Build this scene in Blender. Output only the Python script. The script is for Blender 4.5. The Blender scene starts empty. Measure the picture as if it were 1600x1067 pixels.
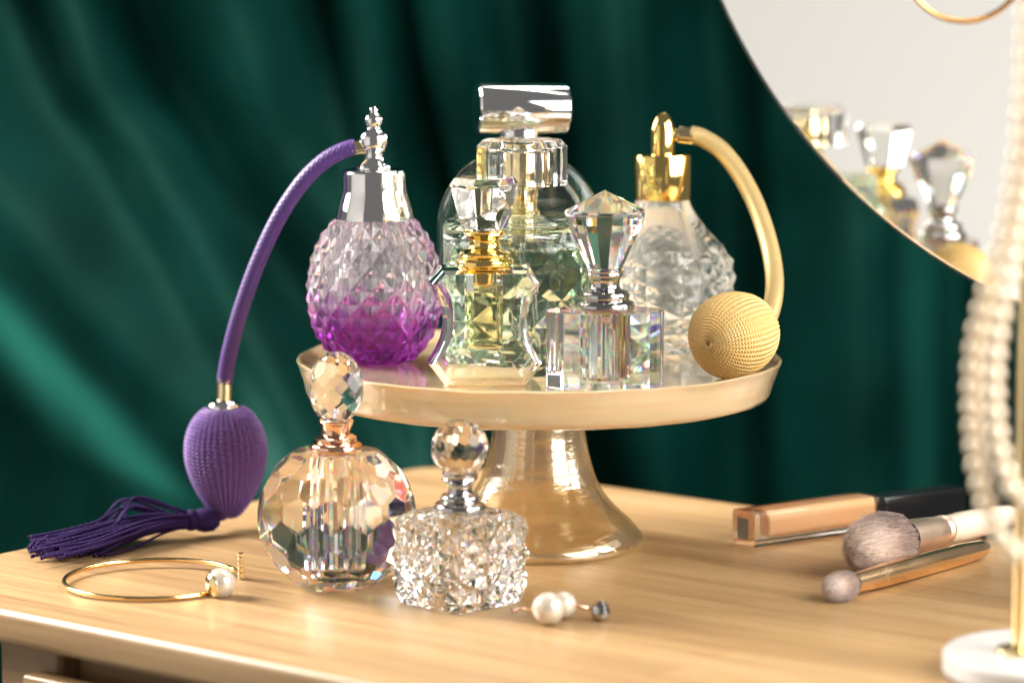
import bpy, bmesh, math, random
from mathutils import Vector, Matrix, noise
random.seed(7)
PI = math.pi
SC = bpy.context.scene
COL = SC.collection

# ------------------------------------------------------------------ camera
FPX = 4810.0
PITCH = math.radians(7.43)
CAM = Vector((-0.0137, -1.57, 0.311))
FW = Vector((0, math.cos(PITCH), -math.sin(PITCH)))
UP = Vector((0, math.sin(PITCH), math.cos(PITCH)))
RT = Vector((1, 0, 0))
cd = bpy.data.cameras.new('camera')
cam = bpy.data.objects.new('camera', cd)
COL.objects.link(cam)
cam.location = CAM
cam.rotation_euler = (PI / 2 - PITCH, 0, 0)
cd.sensor_width = 36
cd.lens = 36 * FPX / 1600
cd.clip_start = 0.05
cd.clip_end = 50
cd.dof.use_dof = True
cd.dof.focus_distance = 1.525
cd.dof.aperture_fstop = 4.3
SC.camera = cam

# ------------------------------------------------------------------ world and lamps
w = bpy.data.worlds.new('World')
SC.world = w
w.use_nodes = True
w.node_tree.nodes['Background'].inputs[0].default_value = (1.0, 0.97, 0.93, 1)
w.node_tree.nodes['Background'].inputs[1].default_value = 0.14


def lamp(name, loc, target, size, size_y, power, color):
    l = bpy.data.lights.new(name, 'AREA')
    l.shape = 'RECTANGLE'
    l.size, l.size_y, l.energy, l.color = size, size_y, power, color
    o = bpy.data.objects.new(name, l)
    COL.objects.link(o)
    o.location = loc
    o.rotation_euler = (Vector(target) - Vector(loc)).to_track_quat('-Z', 'Y').to_euler()
    return o


key = lamp('window_light', (-1.20, 0.36, 0.74), (0.05, 0.05, 0.05), 0.72, 0.68, 46, (1.0, 0.95, 0.87))
lamp('side_light', (0.85, -0.72, 0.55), (0.05, 0, 0.06), 0.7, 0.8, 25, (1.0, 0.955, 0.89))
lamp('top_light', (0.45, 0.36, 1.2), (0.12, 0.02, 0.0), 0.8, 0.6, 26, (1.0, 0.96, 0.90))

key.data.spread = math.radians(142)
SC.view_settings.view_transform = 'Standard'
SC.view_settings.look = 'None'
SC.view_settings.exposure = 0.28
SC.view_settings.gamma = 1
cy = SC.cycles
cy.use_denoising = True
cy.denoising_prefilter = 'ACCURATE'
try:
    cy.denoiser = 'OPENIMAGEDENOISE'
except Exception:
    pass
cy.max_bounces = 28
cy.transmission_bounces = 28
cy.glossy_bounces = 14
cy.diffuse_bounces = 4
cy.transparent_max_bounces = 16
cy.caustics_reflective = True
cy.caustics_refractive = True
cy.blur_glossy = 0.3
cy.sample_clamp_indirect = 6
cy.sample_clamp_direct = 6
cy.use_adaptive_sampling = False


# ------------------------------------------------------------------ measuring
def ray(px, py):
    return FW + RT * ((px - 800) / FPX) - UP * ((py - 533.5) / FPX)


def aty(px, py, y):
    r = ray(px, py)
    return CAM + r * ((y - CAM.y) / r.y)


def atz(px, py, z=0.0):
    r = ray(px, py)
    return CAM + r * ((z - CAM.z) / r.z)


# ------------------------------------------------------------------ mesh helpers (millimetres in, metres out)
MM = 0.001


class MB:
    def __init__(s):
        s.v, s.f, s.m = [], [], []

    def add(s, verts, faces, flip=False, mi=0):
        b = len(s.v)
        s.v += [tuple(p) for p in verts]
        for f in faces:
            f = [b + i for i in f]
            s.f.append(f[::-1] if flip else f)
            s.m.append(mi)
        return s


def build(name, mb, mats, parent=None, smooth=None, scale=MM, bevel=0, loc=None, rot=None):
    me = bpy.data.meshes.new(name)
    me.from_pydata([(x * scale, y * scale, z * scale) for x, y, z in mb.v], [], mb.f)
    me.validate()
    for m in (mats if isinstance(mats, (list, tuple)) else [mats]):
        me.materials.append(m)
    if any(mb.m) and len(me.polygons) == len(mb.m):
        me.polygons.foreach_set('material_index', mb.m)
    if smooth is not None:
        me.shade_smooth()
        if smooth < 179:
            me.set_sharp_from_angle(angle=math.radians(smooth))
    me.update()
    o = bpy.data.objects.new(name, me)
    COL.objects.link(o)
    if parent:
        o.parent = parent
    if loc is not None:
        o.location = loc
    if rot is not None:
        o.rotation_euler = rot
    if bevel:
        bv = o.modifiers.new('edge', 'BEVEL')
        bv.width = bevel * scale
        bv.segments = 2
        bv.limit_method = 'ANGLE'
        bv.angle_limit = math.radians(12)
        bv.harden_normals = False
    return o


def tag(o, label, cat, group=None):
    o['label'] = label
    o['category'] = cat
    if group:
        o['group'] = group
    return o


def thing(name, label, cat, loc, rotz=0, group=None):
    o = bpy.data.objects.new(name, None)
    o.empty_display_size = 0.01
    COL.objects.link(o)
    o.location = loc
    o.rotation_euler = (0, 0, rotz)
    return tag(o, label, cat, group)


def lathe(prof, n=48, phase=0.0, rfun=None):
    """profile of (r, z), bottom to top on the outside; r=0 closes with a pole."""
    V, F, rows = [], [], []
    for r, z in prof:
        if r <= 1e-6:
            rows.append([len(V)])
            V.append((0, 0, z))
        else:
            row = []
            for j in range(n):
                a = 2 * PI * j / n + phase
                rr = r if rfun is None else r * rfun(a, z)
                row.append(len(V))
                V.append((rr * math.cos(a), rr * math.sin(a), z))
            rows.append(row)
    for A, B in zip(rows, rows[1:]):
        if len(A) == 1 and len(B) == 1:
            continue
        for j in range(n):
            k = (j + 1) % n
            if len(A) == 1:
                F.append((A[0], B[k], B[j]))
            elif len(B) == 1:
                F.append((A[j], A[k], B[0]))
            else:
                F.append((A[j], A[k], B[k], B[j]))
    return V, F


def catmull(pts, n):
    """resample a polyline of (r, z) or 3D points smoothly"""
    P = [Vector(p) for p in pts]
    out = []
    N = len(P)
    for i in range(N - 1):
        p0, p1, p2, p3 = P[max(i - 1, 0)], P[i], P[i + 1], P[min(i + 2, N - 1)]
        for k in range(n):
            t = k / n
            out.append(0.5 * ((2 * p1) + (p2 - p0) * t + (2 * p0 - 5 * p1 + 4 * p2 - p3) * t * t + (3 * p1 - p0 - 3 * p2 + p3) * t ** 3))
    out.append(P[-1])
    return out


def tube(path, rad, n=16, disp=None, cap=True):
    """tube along 3D points; rad number or function(t); disp(phi, s) extra radius"""
    P = [Vector(p) for p in path]
    V, F = [], []
    N = len(P)
    t0 = (P[1] - P[0]).normalized()
    ref = Vector((0, 0, 1)) if abs(t0.z) < 0.9 else Vector((1, 0, 0))
    u = t0.cross(ref).normalized()
    s = 0
    for i in range(N):
        t = (P[min(i + 1, N - 1)] - P[max(i - 1, 0)]).normalized()
        u = (u - t * u.dot(t)).normalized()
        vv = t.cross(u)
        if i:
            s += (P[i] - P[i - 1]).length
        r = rad(i / (N - 1)) if callable(rad) else rad
        for j in range(n):
            a = 2 * PI * j / n
            rr = r + (disp(a, s) if disp else 0)
            V.append(P[i] + (u * math.cos(a) + vv * math.sin(a)) * rr)
    for i in range(N - 1):
        for j in range(n):
            k = (j + 1) % n
            F.append((i * n + j, i * n + k, (i + 1) * n + k, (i + 1) * n + j))
    if cap:
        F.append(tuple(range(n))[::-1])
        F.append(tuple((N - 1) * n + j for j in range(n)))
    return V, F


def prism(poly, z0, z1):
    n = len(poly)
    V = [(x, y, z0) for x, y in poly] + [(x, y, z1) for x, y in poly]
    F = [tuple(range(n))[::-1], tuple(range(n, 2 * n))]
    for j in range(n):
        k = (j + 1) % n
        F.append((j, k, n + k, n + j))
    return V, F


def box(x0, x1, y0, y1, z0, z1):
    return prism([(x0, y0), (x1, y0), (x1, y1), (x0, y1)], z0, z1)


def hull(points):
    bm = bmesh.new()
    for p in points:
        bm.verts.new(p)
    r = bmesh.ops.convex_hull(bm, input=bm.verts)
    bmesh.ops.delete(bm, geom=[e for e in set(r['geom_interior'] + r['geom_unused']) if isinstance(e, bmesh.types.BMVert)], context='VERTS')
    return bm


def planes_poly(planes, origin=(0, 0, 0)):
    """convex solid with exact flat facets from (normal, distance) planes about origin"""
    bm = hull([Vector(n).normalized() / d for n, d in planes])
    bm.normal_update()
    pts = []
    for f in bm.faces:
        e = f.normal.dot(f.verts[0].co)
        if e > 1e-9:
            pts.append(f.normal / e)
    bm.free()
    bm = hull(pts)
    bmesh.ops.remove_doubles(bm, verts=bm.verts, dist=0.02)
    bmesh.ops.dissolve_limit(bm, angle_limit=math.radians(1.0), verts=bm.verts, edges=bm.edges)
    bmesh.ops.recalc_face_normals(bm, faces=bm.faces)
    bm.verts.index_update()
    o = Vector(origin)
    V = [v.co + o for v in bm.verts]
    F = [tuple(v.index for v in f.verts) for f in bm.faces]
    bm.free()
    return V, F


def ball_planes(r, rows, sx=1, sz=1, jit=0):
    """tangent planes on staggered latitude rows; rows = [(latitude deg, count, phase)]"""
    out = []
    for lat, n, ph in rows:
        la = math.radians(lat)
        for j in range(n):
            a = 2 * PI * (j + ph) / n
            p = Vector((math.cos(la) * math.cos(a), math.cos(la) * math.sin(a), math.sin(la)))
            q = Vector((p.x * r * sx, p.y * r * sx, p.z * r * sz))
            nn = Vector((p.x / sx, p.y / sx, p.z / sz)).normalized()
            out.append((nn, q.dot(nn) * (1 + random.uniform(-jit, jit))))
    return out


def hobnail(prof, n, rows, amp, rfun=None, jit=0.0, seed=1, ampf=None):
    """surface of revolution covered with cut diamond pyramids. prof(t)->(r,z), t 0..1"""
    rnd = random.Random(seed)
    V, F = [], []
    for k in range(rows + 1):
        t = k / rows
        r, z = prof(t)
        r2, z2 = prof(min(1, t + 0.01))
        r1, z1 = prof(max(0, t - 0.01))
        tr, tz = r2 - r1, z2 - z1
        L = math.hypot(tr, tz) or 1
        nr, nz = tz / L, -tr / L
        edge = 1.0 if 0 < k < rows else 0.0
        for j in range(2 * n):
            a = PI * j / n
            hi = ((j + k) % 2 == 1)
            am = amp if ampf is None else amp * ampf(t)
            d = (am * (1 + rnd.uniform(-jit, jit)) if hi else -am * 0.4) * edge
            q = 1.0 if rfun is None else rfun(a)
            rr = r * q + nr * d
            V.append((rr * math.cos(a), rr * math.sin(a), z + nz * d))
    m = 2 * n
    for k in range(rows):
        for j in range(m):
            j2 = (j + 1) % m
            a, b, c, d = k * m + j, k * m + j2, (k + 1) * m + j2, (k + 1) * m + j
            if (j + k) % 2 == 0:      # a low, b high, c low, d high -> cut along a-c
                F += [(a, b, c), (a, c, d)]
            else:
                F += [(a, b, d), (b, c, d)]
    return V, F, m


def close_ends(V, F, m, z_bottom=None):
    V, F = list(V), list(F)
    F.append(tuple(range(m))[::-1])
    nrow = len(V) // m
    F.append(tuple((nrow - 1) * m + j for j in range(m)))
    return V, F


def interp(pts):
    """piecewise smooth (r,z) profile, t by arc length"""
    P = catmull(pts, 10)
    L = [0]
    for a, b in zip(P, P[1:]):
        L.append(L[-1] + (b - a).length)

    def f(t):
        s = max(0, min(1, t)) * L[-1]
        for i in range(1, len(L)):
            if s <= L[i] + 1e-9:
                k = (s - L[i - 1]) / max(L[i] - L[i - 1], 1e-9)
                q = P[i - 1].lerp(P[i], k)
                return q[0], q[1]
        return P[-1][0], P[-1][1]
    return f


def xform(vf, mat):
    return [mat @ Vector(p) for p in vf[0]], vf[1]


# ------------------------------------------------------------------ materials
def mat(name):
    m = bpy.data.materials.new(name)
    m.use_nodes = True
    nt = m.node_tree
    return m, nt, nt.nodes['Principled BSDF'], nt.nodes['Material Output']


def principled(name, color, rough=0.5, metal=0.0, **kw):
    m, nt, b, out = mat(name)
    b.inputs['Base Color'].default_value = (*color, 1)
    b.inputs['Roughness'].default_value = rough
    b.inputs['Metallic'].default_value = metal
    for k, v in kw.items():
        b.inputs[k.replace('_', ' ')].default_value = v
    return m


def node(nt, typ, **kw):
    n = nt.nodes.new(typ)
    for k, v in kw.items():
        setattr(n, k, v)
    return n


def glass(name, color=(1, 1, 1), ior=1.5, disp=0.0, rough=0.0, bump=0.0, bscale=300, frost=0.0):
    m = bpy.data.materials.new(name)
    m.use_nodes = True
    nt = m.node_tree
    nt.nodes.clear()
    out = node(nt, 'ShaderNodeOutputMaterial')
    nrm = None
    if bump:
        tc = node(nt, 'ShaderNodeTexCoord')
        nz = node(nt, 'ShaderNodeTexNoise')
        nz.inputs['Scale'].default_value = bscale
        nz.inputs['Detail'].default_value = 2
        bp = node(nt, 'ShaderNodeBump')
        bp.inputs['Strength'].default_value = bump
        bp.inputs['Distance'].default_value = 0.001
        nt.links.new(tc.outputs['Object'], nz.inputs['Vector'])
        nt.links.new(nz.outputs['Fac'], bp.inputs['Height'])
        nrm = bp.outputs[0]
    chans = [((color[0] * (1 - frost), color[1] * (1 - frost), color[2] * (1 - frost)), ior)]
    if disp:
        q = 0.16          # lobes overlap a little, as the spectrum does
        chans = [((color[0] * (1 - 2 * q), color[1] * q, color[2] * q), ior - disp),
                 ((color[0] * q, color[1] * (1 - 2 * q), color[2] * q), ior),
                 ((color[0] * q, color[1] * q, color[2] * (1 - 2 * q)), ior + disp)]
    prev = None
    for c, i in chans:
        g = node(nt, 'ShaderNodeBsdfGlass')
        g.inputs['Color'].default_value = (*c, 1)
        g.inputs['Roughness'].default_value = rough
        g.inputs['IOR'].default_value = i
        if nrm:
            nt.links.new(nrm, g.inputs['Normal'])
        if prev is None:
            prev = g.outputs[0]
        else:
            a = node(nt, 'ShaderNodeAddShader')
            nt.links.new(prev, a.inputs[0])
            nt.links.new(g.outputs[0], a.inputs[1])
            prev = a.outputs[0]
    if frost:                     # faint milky scatter of pressed glass
        t = node(nt, 'ShaderNodeBsdfTranslucent')
        t.inputs['Color'].default_value = (frost * .97, frost * .97, frost * .95, 1)
        a = node(nt, 'ShaderNodeAddShader')
        nt.links.new(prev, a.inputs[0])
        nt.links.new(t.outputs[0], a.inputs[1])
        prev = a.outputs[0]
    nt.links.new(prev, out.inputs['Surface'])
    return m


def metal(name, color, rough=0.06, smudge=0.08, scale=60):
    m, nt, b, out = mat(name)
    b.inputs['Base Color'].default_value = (*color, 1)
    b.inputs['Metallic'].default_value = 1
    tc = node(nt, 'ShaderNodeTexCoord')
    nz = node(nt, 'ShaderNodeTexNoise')
    nz.inputs['Scale'].default_value = scale
    nz.inputs['Detail'].default_value = 5
    mr = node(nt, 'ShaderNodeMapRange')
    mr.inputs['From Min'].default_value = 0.45
    mr.inputs['From Max'].default_value = 0.8
    mr.inputs['To Min'].default_value = rough
    mr.inputs['To Max'].default_value = rough + smudge
    nt.links.new(tc.outputs['Object'], nz.inputs['Vector'])
    nt.links.new(nz.outputs['Fac'], mr.inputs['Value'])
    nt.links.new(mr.outputs[0], b.inputs['Roughness'])
    return m


CRYSTAL = glass('cut_crystal', (0.99, 0.99, 0.985), 1.54)
CRYSTAL_W = glass('warm_crystal', (0.995, 0.985, 0.965), 1.54)
PRISM = glass('prismatic_crystal', (0.995, 0.99, 0.98), 1.55, disp=0.014)
CLEAR = glass('clear_glass', (0.985, 0.99, 0.985), 1.5)
PRESSED = glass('pressed_glass', (0.985, 0.985, 0.97), 1.48, rough=0.0, bump=0.25, bscale=120, frost=0.08)
GREEN_G = glass('pale_green_glass', (0.968, 0.99, 0.975), 1.5)
LIQ_SIDE = glass('green_liquid', (0.94, 0.975, 0.93), 1.36 / 1.5)
LIQ_TOP = glass('green_liquid_top', (0.93, 0.98, 0.93), 1.36)
AMB_SIDE = glass('amber_liquid', (0.985, 0.91, 0.72), 1.36 / 1.54)
AMB_TOP = glass('amber_liquid_top', (0.985, 0.93, 0.80), 1.36)
CHROME = metal('chrome', (0.88, 0.88, 0.89), 0.03, 0.05)
STEEL = metal('dark_chrome', (0.50, 0.49, 0.49), 0.05, 0.06)
GOLD = metal('polished_gold', (0.95, 0.70, 0.24), 0.05, 0.06)
GOLDP = metal('pale_gold', (0.92, 0.76, 0.46), 0.10, 0.08)
GOLDB = metal('brushed_pale_gold', (0.90, 0.72, 0.40), 0.18, 0.10)
BANGLE = metal('warm_gold', (0.86, 0.58, 0.26), 0.14, 0.10)
ROSE = metal('rose_gold', (0.93, 0.58, 0.40), 0.07, 0.06)
ROSEB = metal('brush_rose_gold', (0.97, 0.76, 0.60), 0.38, 0.08)
ROSEG = metal('brush_gold', (0.97, 0.68, 0.40), 0.22, 0.08)
BLACKP = principled('black_plastic', (0.006, 0.006, 0.007), 0.18)
BLACKR = principled('black_ring', (0.012, 0.010, 0.010), 0.4)
WHITEP = principled('white_handle', (0.64, 0.52, 0.43), 0.25, Coat_Weight=0.5)
CREAMM = principled('peach_cream', (0.74, 0.42, 0.21), 0.35, Subsurface_Weight=0.2)
PAINT = principled('white_wall_paint', (0.90, 0.885, 0.86), 0.9)


def fabric(name, c1, c2, rough=0.75):
    m, nt, b, out = mat(name)
    tc = node(nt, 'ShaderNodeTexCoord')
    nz = node(nt, 'ShaderNodeTexNoise')
    nz.inputs['Scale'].default_value = 900
    nz.inputs['Detail'].default_value = 3
    mx = node(nt, 'ShaderNodeMix', data_type='RGBA')
    mx.inputs['A'].default_value = (*c1, 1)
    mx.inputs['B'].default_value = (*c2, 1)
    bp = node(nt, 'ShaderNodeBump')
    bp.inputs['Strength'].default_value = 0.3
    bp.inputs['Distance'].default_value = 0.0004
    nt.links.new(tc.outputs['Object'], nz.inputs['Vector'])
    nt.links.new(nz.outputs['Fac'], mx.inputs['Factor'])
    nt.links.new(nz.outputs['Fac'], bp.inputs['Height'])
    nt.links.new(mx.outputs['Result'], b.inputs['Base Color'])
    nt.links.new(bp.outputs[0], b.inputs['Normal'])
    b.inputs['Roughness'].default_value = rough
    b.inputs['Sheen Weight'].default_value = 0.08
    b.inputs['Sheen Roughness'].default_value = 0.4
    b.inputs['Sheen Tint'].default_value = (*[min(1, x * 3) for x in c2], 1)
    return m


PURPLE = fabric('purple_braid', (0.036, 0.012, 0.10), (0.080, 0.030, 0.185), 0.5)
PURPLE_K = fabric('purple_knit', (0.075, 0.028, 0.17), (0.16, 0.068, 0.29), 0.55)
INDIGO = fabric('indigo_cord', (0.012, 0.0045, 0.036), (0.030, 0.012, 0.080), 0.5)
INDIGO.node_tree.nodes['Principled BSDF'].inputs['Sheen Weight'].default_value = 0.0
INDIGO.node_tree.nodes['Principled BSDF'].inputs['Roughness'].default_value = 0.85
INDIGO.node_tree.nodes['Principled BSDF'].inputs['Specular IOR Level'].default_value = 0.15
GOLD_K = fabric('gold_knit', (0.40, 0.25, 0.07), (0.62, 0.43, 0.17), 0.5)
GOLD_H = fabric('gold_braid', (0.58, 0.41, 0.16), (0.78, 0.58, 0.28), 0.36)
GOLD_H.node_tree.nodes['Principled BSDF'].inputs['Metallic'].default_value = 0.55


def pearl_mat():
    m, nt, b, out = mat('pearl')
    b.inputs['Base Color'].default_value = (0.60, 0.53, 0.44, 1)
    b.inputs['Roughness'].default_value = 0.22
    b.inputs['Metallic'].default_value = 0.35
    b.inputs['Coat Weight'].default_value = 0.6
    b.inputs['Coat Roughness'].default_value = 0.1
    b.inputs['Subsurface Weight'].default_value = 0.15
    b.inputs['Subsurface Radius'].default_value = (0.003, 0.002, 0.0015)
    return m


PEARL = pearl_mat()
PEARL_W = pearl_mat()
PEARL_W.node_tree.nodes['Principled BSDF'].inputs['Base Color'].default_value = (0.80, 0.68, 0.52, 1)


def ombre_glass():
    m = bpy.data.materials.new('purple_ombre_glass')
    m.use_nodes = True
    nt = m.node_tree
    nt.nodes.clear()
    out = node(nt, 'ShaderNodeOutputMaterial')
    tc = node(nt, 'ShaderNodeTexCoord')
    sp = node(nt, 'ShaderNodeSeparateXYZ')
    nz = node(nt, 'ShaderNodeTexNoise')
    nz.inputs['Scale'].default_value = 90
    ad = node(nt, 'ShaderNodeMath', operation='MULTIPLY_ADD')
    ad.inputs[1].default_value = 0.012
    mr = node(nt, 'ShaderNodeMapRange')
    mr.inputs['From Min'].default_value = 0.0
    mr.inputs['From Max'].default_value = 0.080
    cr = node(nt, 'ShaderNodeValToRGB')
    e = cr.color_ramp.elements
    e[0].position, e[0].color = 0.08, (0.46, 0.14, 0.52, 1)
    e[1].position, e[1].color = 0.62, (0.985, 0.975, 0.985, 1)
    x = e.new(0.33)
    x.color = (0.72, 0.38, 0.76, 1)
    x = e.new(0.49)
    x.color = (0.95, 0.86, 0.96, 1)
    g = node(nt, 'ShaderNodeBsdfGlass')
    g.inputs['IOR'].default_value = 1.48
    nt.links.new(tc.outputs['Object'], sp.inputs[0])
    nt.links.new(tc.outputs['Object'], nz.inputs['Vector'])
    nt.links.new(nz.outputs['Fac'], ad.inputs[0])
    nt.links.new(sp.outputs['Z'], ad.inputs[2])
    nt.links.new(ad.outputs[0], mr.inputs['Value'])
    nt.links.new(mr.outputs[0], cr.inputs[0])
    nt.links.new(cr.outputs[0], g.inputs['Color'])
    tl = node(nt, 'ShaderNodeBsdfTranslucent')
    nt.links.new(cr.outputs[0], tl.inputs['Color'])
    mx = node(nt, 'ShaderNodeMixShader')
    mx.inputs[0].default_value = 0.07
    nt.links.new(g.outputs[0], mx.inputs[1])
    nt.links.new(tl.outputs[0], mx.inputs[2])
    nt.links.new(mx.outputs[0], out.inputs['Surface'])
    return m


OMBRE = ombre_glass()


def tray_mat():
    m, nt, b, out = mat('peach_lustre_glass')
    tc = node(nt, 'ShaderNodeTexCoord')
    mp = node(nt, 'ShaderNodeMapping')
    mp.inputs['Scale'].default_value = (14, 14, 260)
    nz = node(nt, 'ShaderNodeTexNoise')
    nz.inputs['Scale'].default_value = 1.0
    nz.inputs['Detail'].default_value = 5
    cr = node(nt, 'ShaderNodeValToRGB')
    e = cr.color_ramp.elements
    e[0].position, e[0].color = 0.3, (0.94, 0.70, 0.43, 1)
    e[1].position, e[1].color = 0.7, (0.97, 0.78, 0.53, 1)
    bp = node(nt, 'ShaderNodeBump')
    bp.inputs['Strength'].default_value = 0.25
    bp.inputs['Distance'].default_value = 0.0012
    nt.links.new(tc.outputs['Object'], mp.inputs[0])
    nt.links.new(mp.outputs[0], nz.inputs['Vector'])
    nt.links.new(nz.outputs['Fac'], cr.inputs[0])
    nt.links.new(nz.outputs['Fac'], bp.inputs['Height'])
    nt.links.new(cr.outputs[0], b.inputs['Base Color'])
    nt.links.new(bp.outputs[0], b.inputs['Normal'])
    b.inputs['Roughness'].default_value = 0.16
    b.inputs['Transmission Weight'].default_value = 0.6
    b.inputs['IOR'].default_value = 1.5
    b.inputs['Subsurface Weight'].default_value = 0.6
    b.inputs['Subsurface Radius'].default_value = (0.02, 0.012, 0.007)
    b.inputs['Coat Weight'].default_value = 1.0
    b.inputs['Coat Roughness'].default_value = 0.04
    return m


def stem_mat():
    m = bpy.data.materials.new('lustre_stem_glass')
    m.use_nodes = True
    nt = m.node_tree
    nt.nodes.clear()
    out = node(nt, 'ShaderNodeOutputMaterial')
    tc = node(nt, 'ShaderNodeTexCoord')
    mp = node(nt, 'ShaderNodeMapping')
    mp.inputs['Scale'].default_value = (45, 45, 190)
    nz = node(nt, 'ShaderNodeTexNoise')
    nz.inputs['Scale'].default_value = 1
    nz.inputs['Detail'].default_value = 3
    bp = node(nt, 'ShaderNodeBump')
    bp.inputs['Strength'].default_value = 0.35
    bp.inputs['Distance'].default_value = 0.0018
    g = node(nt, 'ShaderNodeBsdfGlass')
    g.inputs['Color'].default_value = (0.985, 0.95, 0.87, 1)
    g.inputs['IOR'].default_value = 1.45
    g.inputs['Roughness'].default_value = 0.01
    gl = node(nt, 'ShaderNodeBsdfGlossy')
    gl.inputs['Color'].default_value = (1.0, 0.93, 0.80, 1)
    gl.inputs['Roughness'].default_value = 0.07
    mx = node(nt, 'ShaderNodeMixShader')
    mx.inputs[0].default_value = 0.26
    nt.links.new(tc.outputs['Object'], mp.inputs[0])
    nt.links.new(mp.outputs[0], nz.inputs['Vector'])
    nt.links.new(nz.outputs['Fac'], bp.inputs['Height'])
    nt.links.new(bp.outputs[0], g.inputs['Normal'])
    nt.links.new(bp.outputs[0], gl.inputs['Normal'])
    tr = node(nt, 'ShaderNodeBsdfTransparent')      # thin blown wall: most light passes straight through
    tr.inputs['Color'].default_value = (0.995, 0.98, 0.93, 1)
    m0 = node(nt, 'ShaderNodeMixShader')
    m0.inputs[0].default_value = 0.45
    nt.links.new(tr.outputs[0], m0.inputs[1])
    nt.links.new(g.outputs[0], m0.inputs[2])
    tl = node(nt, 'ShaderNodeBsdfTranslucent')
    tl.inputs['Color'].default_value = (0.96, 0.80, 0.50, 1)
    m1 = node(nt, 'ShaderNodeMixShader')
    m1.inputs[0].default_value = 0.03
    nt.links.new(m0.outputs[0], m1.inputs[1])
    nt.links.new(tl.outputs[0], m1.inputs[2])
    nt.links.new(m1.outputs[0], mx.inputs[1])
    nt.links.new(gl.outputs[0], mx.inputs[2])
    nt.links.new(mx.outputs[0], out.inputs['Surface'])
    return m


def wood_mat():
    m, nt, b, out = mat('bamboo_wood')
    L = nt.links.new
    tc = node(nt, 'ShaderNodeTexCoord')
    # broad strips across the boards
    sp = node(nt, 'ShaderNodeSeparateXYZ')
    L(tc.outputs['Object'], sp.inputs[0])
    mp1 = node(nt, 'ShaderNodeMapping')
    mp1.inputs['Scale'].default_value = (1.4, 24, 24)
    n1 = node(nt, 'ShaderNodeTexNoise')
    n1.inputs['Scale'].default_value = 1
    n1.inputs['Detail'].default_value = 3
    mp2 = node(nt, 'ShaderNodeMapping')
    mp2.inputs['Scale'].default_value = (5, 130, 130)
    n2 = node(nt, 'ShaderNodeTexNoise')
    n2.inputs['Scale'].default_value = 1
    n2.inputs['Detail'].default_value = 7
    n2.inputs['Roughness'].default_value = 0.65
    mp3 = node(nt, 'ShaderNodeMapping')
    mp3.inputs['Scale'].default_value = (9, 330, 330)
    n3 = node(nt, 'ShaderNodeTexNoise')
    n3.inputs['Scale'].default_value = 1
    n3.inputs['Detail'].default_value = 2
    for mp, n in ((mp1, n1), (mp2, n2), (mp3, n3)):
        L(tc.outputs['Object'], mp.inputs[0])
        L(mp.outputs[0], n.inputs['Vector'])
    # laminated strips: cells along y, staggered
    br = node(nt, 'ShaderNodeTexBrick')
    br.inputs['Scale'].default_value = 1
    br.inputs['Brick Width'].default_value = 0.42
    br.inputs['Row Height'].default_value = 0.021
    br.inputs['Mortar Size'].default_value = 0.00015
    br.inputs['Color1'].default_value = (0.36, 0.36, 0.36, 1)
    br.inputs['Color2'].default_value = (0.64, 0.64, 0.64, 1)
    br.inputs['Mortar'].default_value = (0.3, 0.3, 0.3, 1)
    L(tc.outputs['Object'], br.inputs['Vector'])
    a1 = node(nt, 'ShaderNodeMath', operation='MULTIPLY_ADD')
    a1.inputs[1].default_value = 0.32
    L(br.outputs['Color'], a1.inputs[0])
    a2 = node(nt, 'ShaderNodeMath', operation='MULTIPLY_ADD')
    a2.inputs[1].default_value = 0.50
    L(n2.outputs['Fac'], a2.inputs[0])
    L(a1.outputs[0], a2.inputs[2])
    a0 = node(nt, 'ShaderNodeMath', operation='MULTIPLY')
    a0.inputs[1].default_value = 0.28
    L(n1.outputs['Fac'], a0.inputs[0])
    L(a0.outputs[0], a1.inputs[2])
    cr = node(nt, 'ShaderNodeValToRGB')
    e = cr.color_ramp.elements
    e[0].position, e[0].color = 0.37, (0.180, 0.097, 0.040, 1)
    e[1].position, e[1].color = 0.73, (0.425, 0.283, 0.145, 1)
    x = e.new(0.55)
    x.color = (0.312, 0.193, 0.087, 1)
    L(a2.outputs[0], cr.inputs[0])
    # short dark pores
    pr = node(nt, 'ShaderNodeMapRange')
    pr.inputs['From Min'].default_value = 0.60
    pr.inputs['From Max'].default_value = 0.72
    L(n3.outputs['Fac'], pr.inputs['Value'])
    mx = node(nt, 'ShaderNodeMix', data_type='RGBA')
    mx.inputs['B'].default_value = (0.15, 0.07, 0.025, 1)
    pm = node(nt, 'ShaderNodeMath', operation='MULTIPLY')
    pm.inputs[1].default_value = 0.55
    L(pr.outputs[0], pm.inputs[0])
    L(pm.outputs[0], mx.inputs['Factor'])
    L(cr.outputs[0], mx.inputs['A'])
    L(mx.outputs['Result'], b.inputs['Base Color'])
    bp = node(nt, 'ShaderNodeBump')
    bp.inputs['Strength'].default_value = 0.06
    bp.inputs['Distance'].default_value = 0.0006
    L(n2.outputs['Fac'], bp.inputs['Height'])
    L(bp.outputs[0], b.inputs['Normal'])
    rr = node(nt, 'ShaderNodeMapRange')
    rr.inputs['To Min'].default_value = 0.34
    rr.inputs['To Max'].default_value = 0.50
    L(n2.outputs['Fac'], rr.inputs['Value'])
    L(rr.outputs[0], b.inputs['Roughness'])
    b.inputs['Coat Weight'].default_value = 0.12
    b.inputs['Coat Roughness'].default_value = 0.2
    return m


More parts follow.
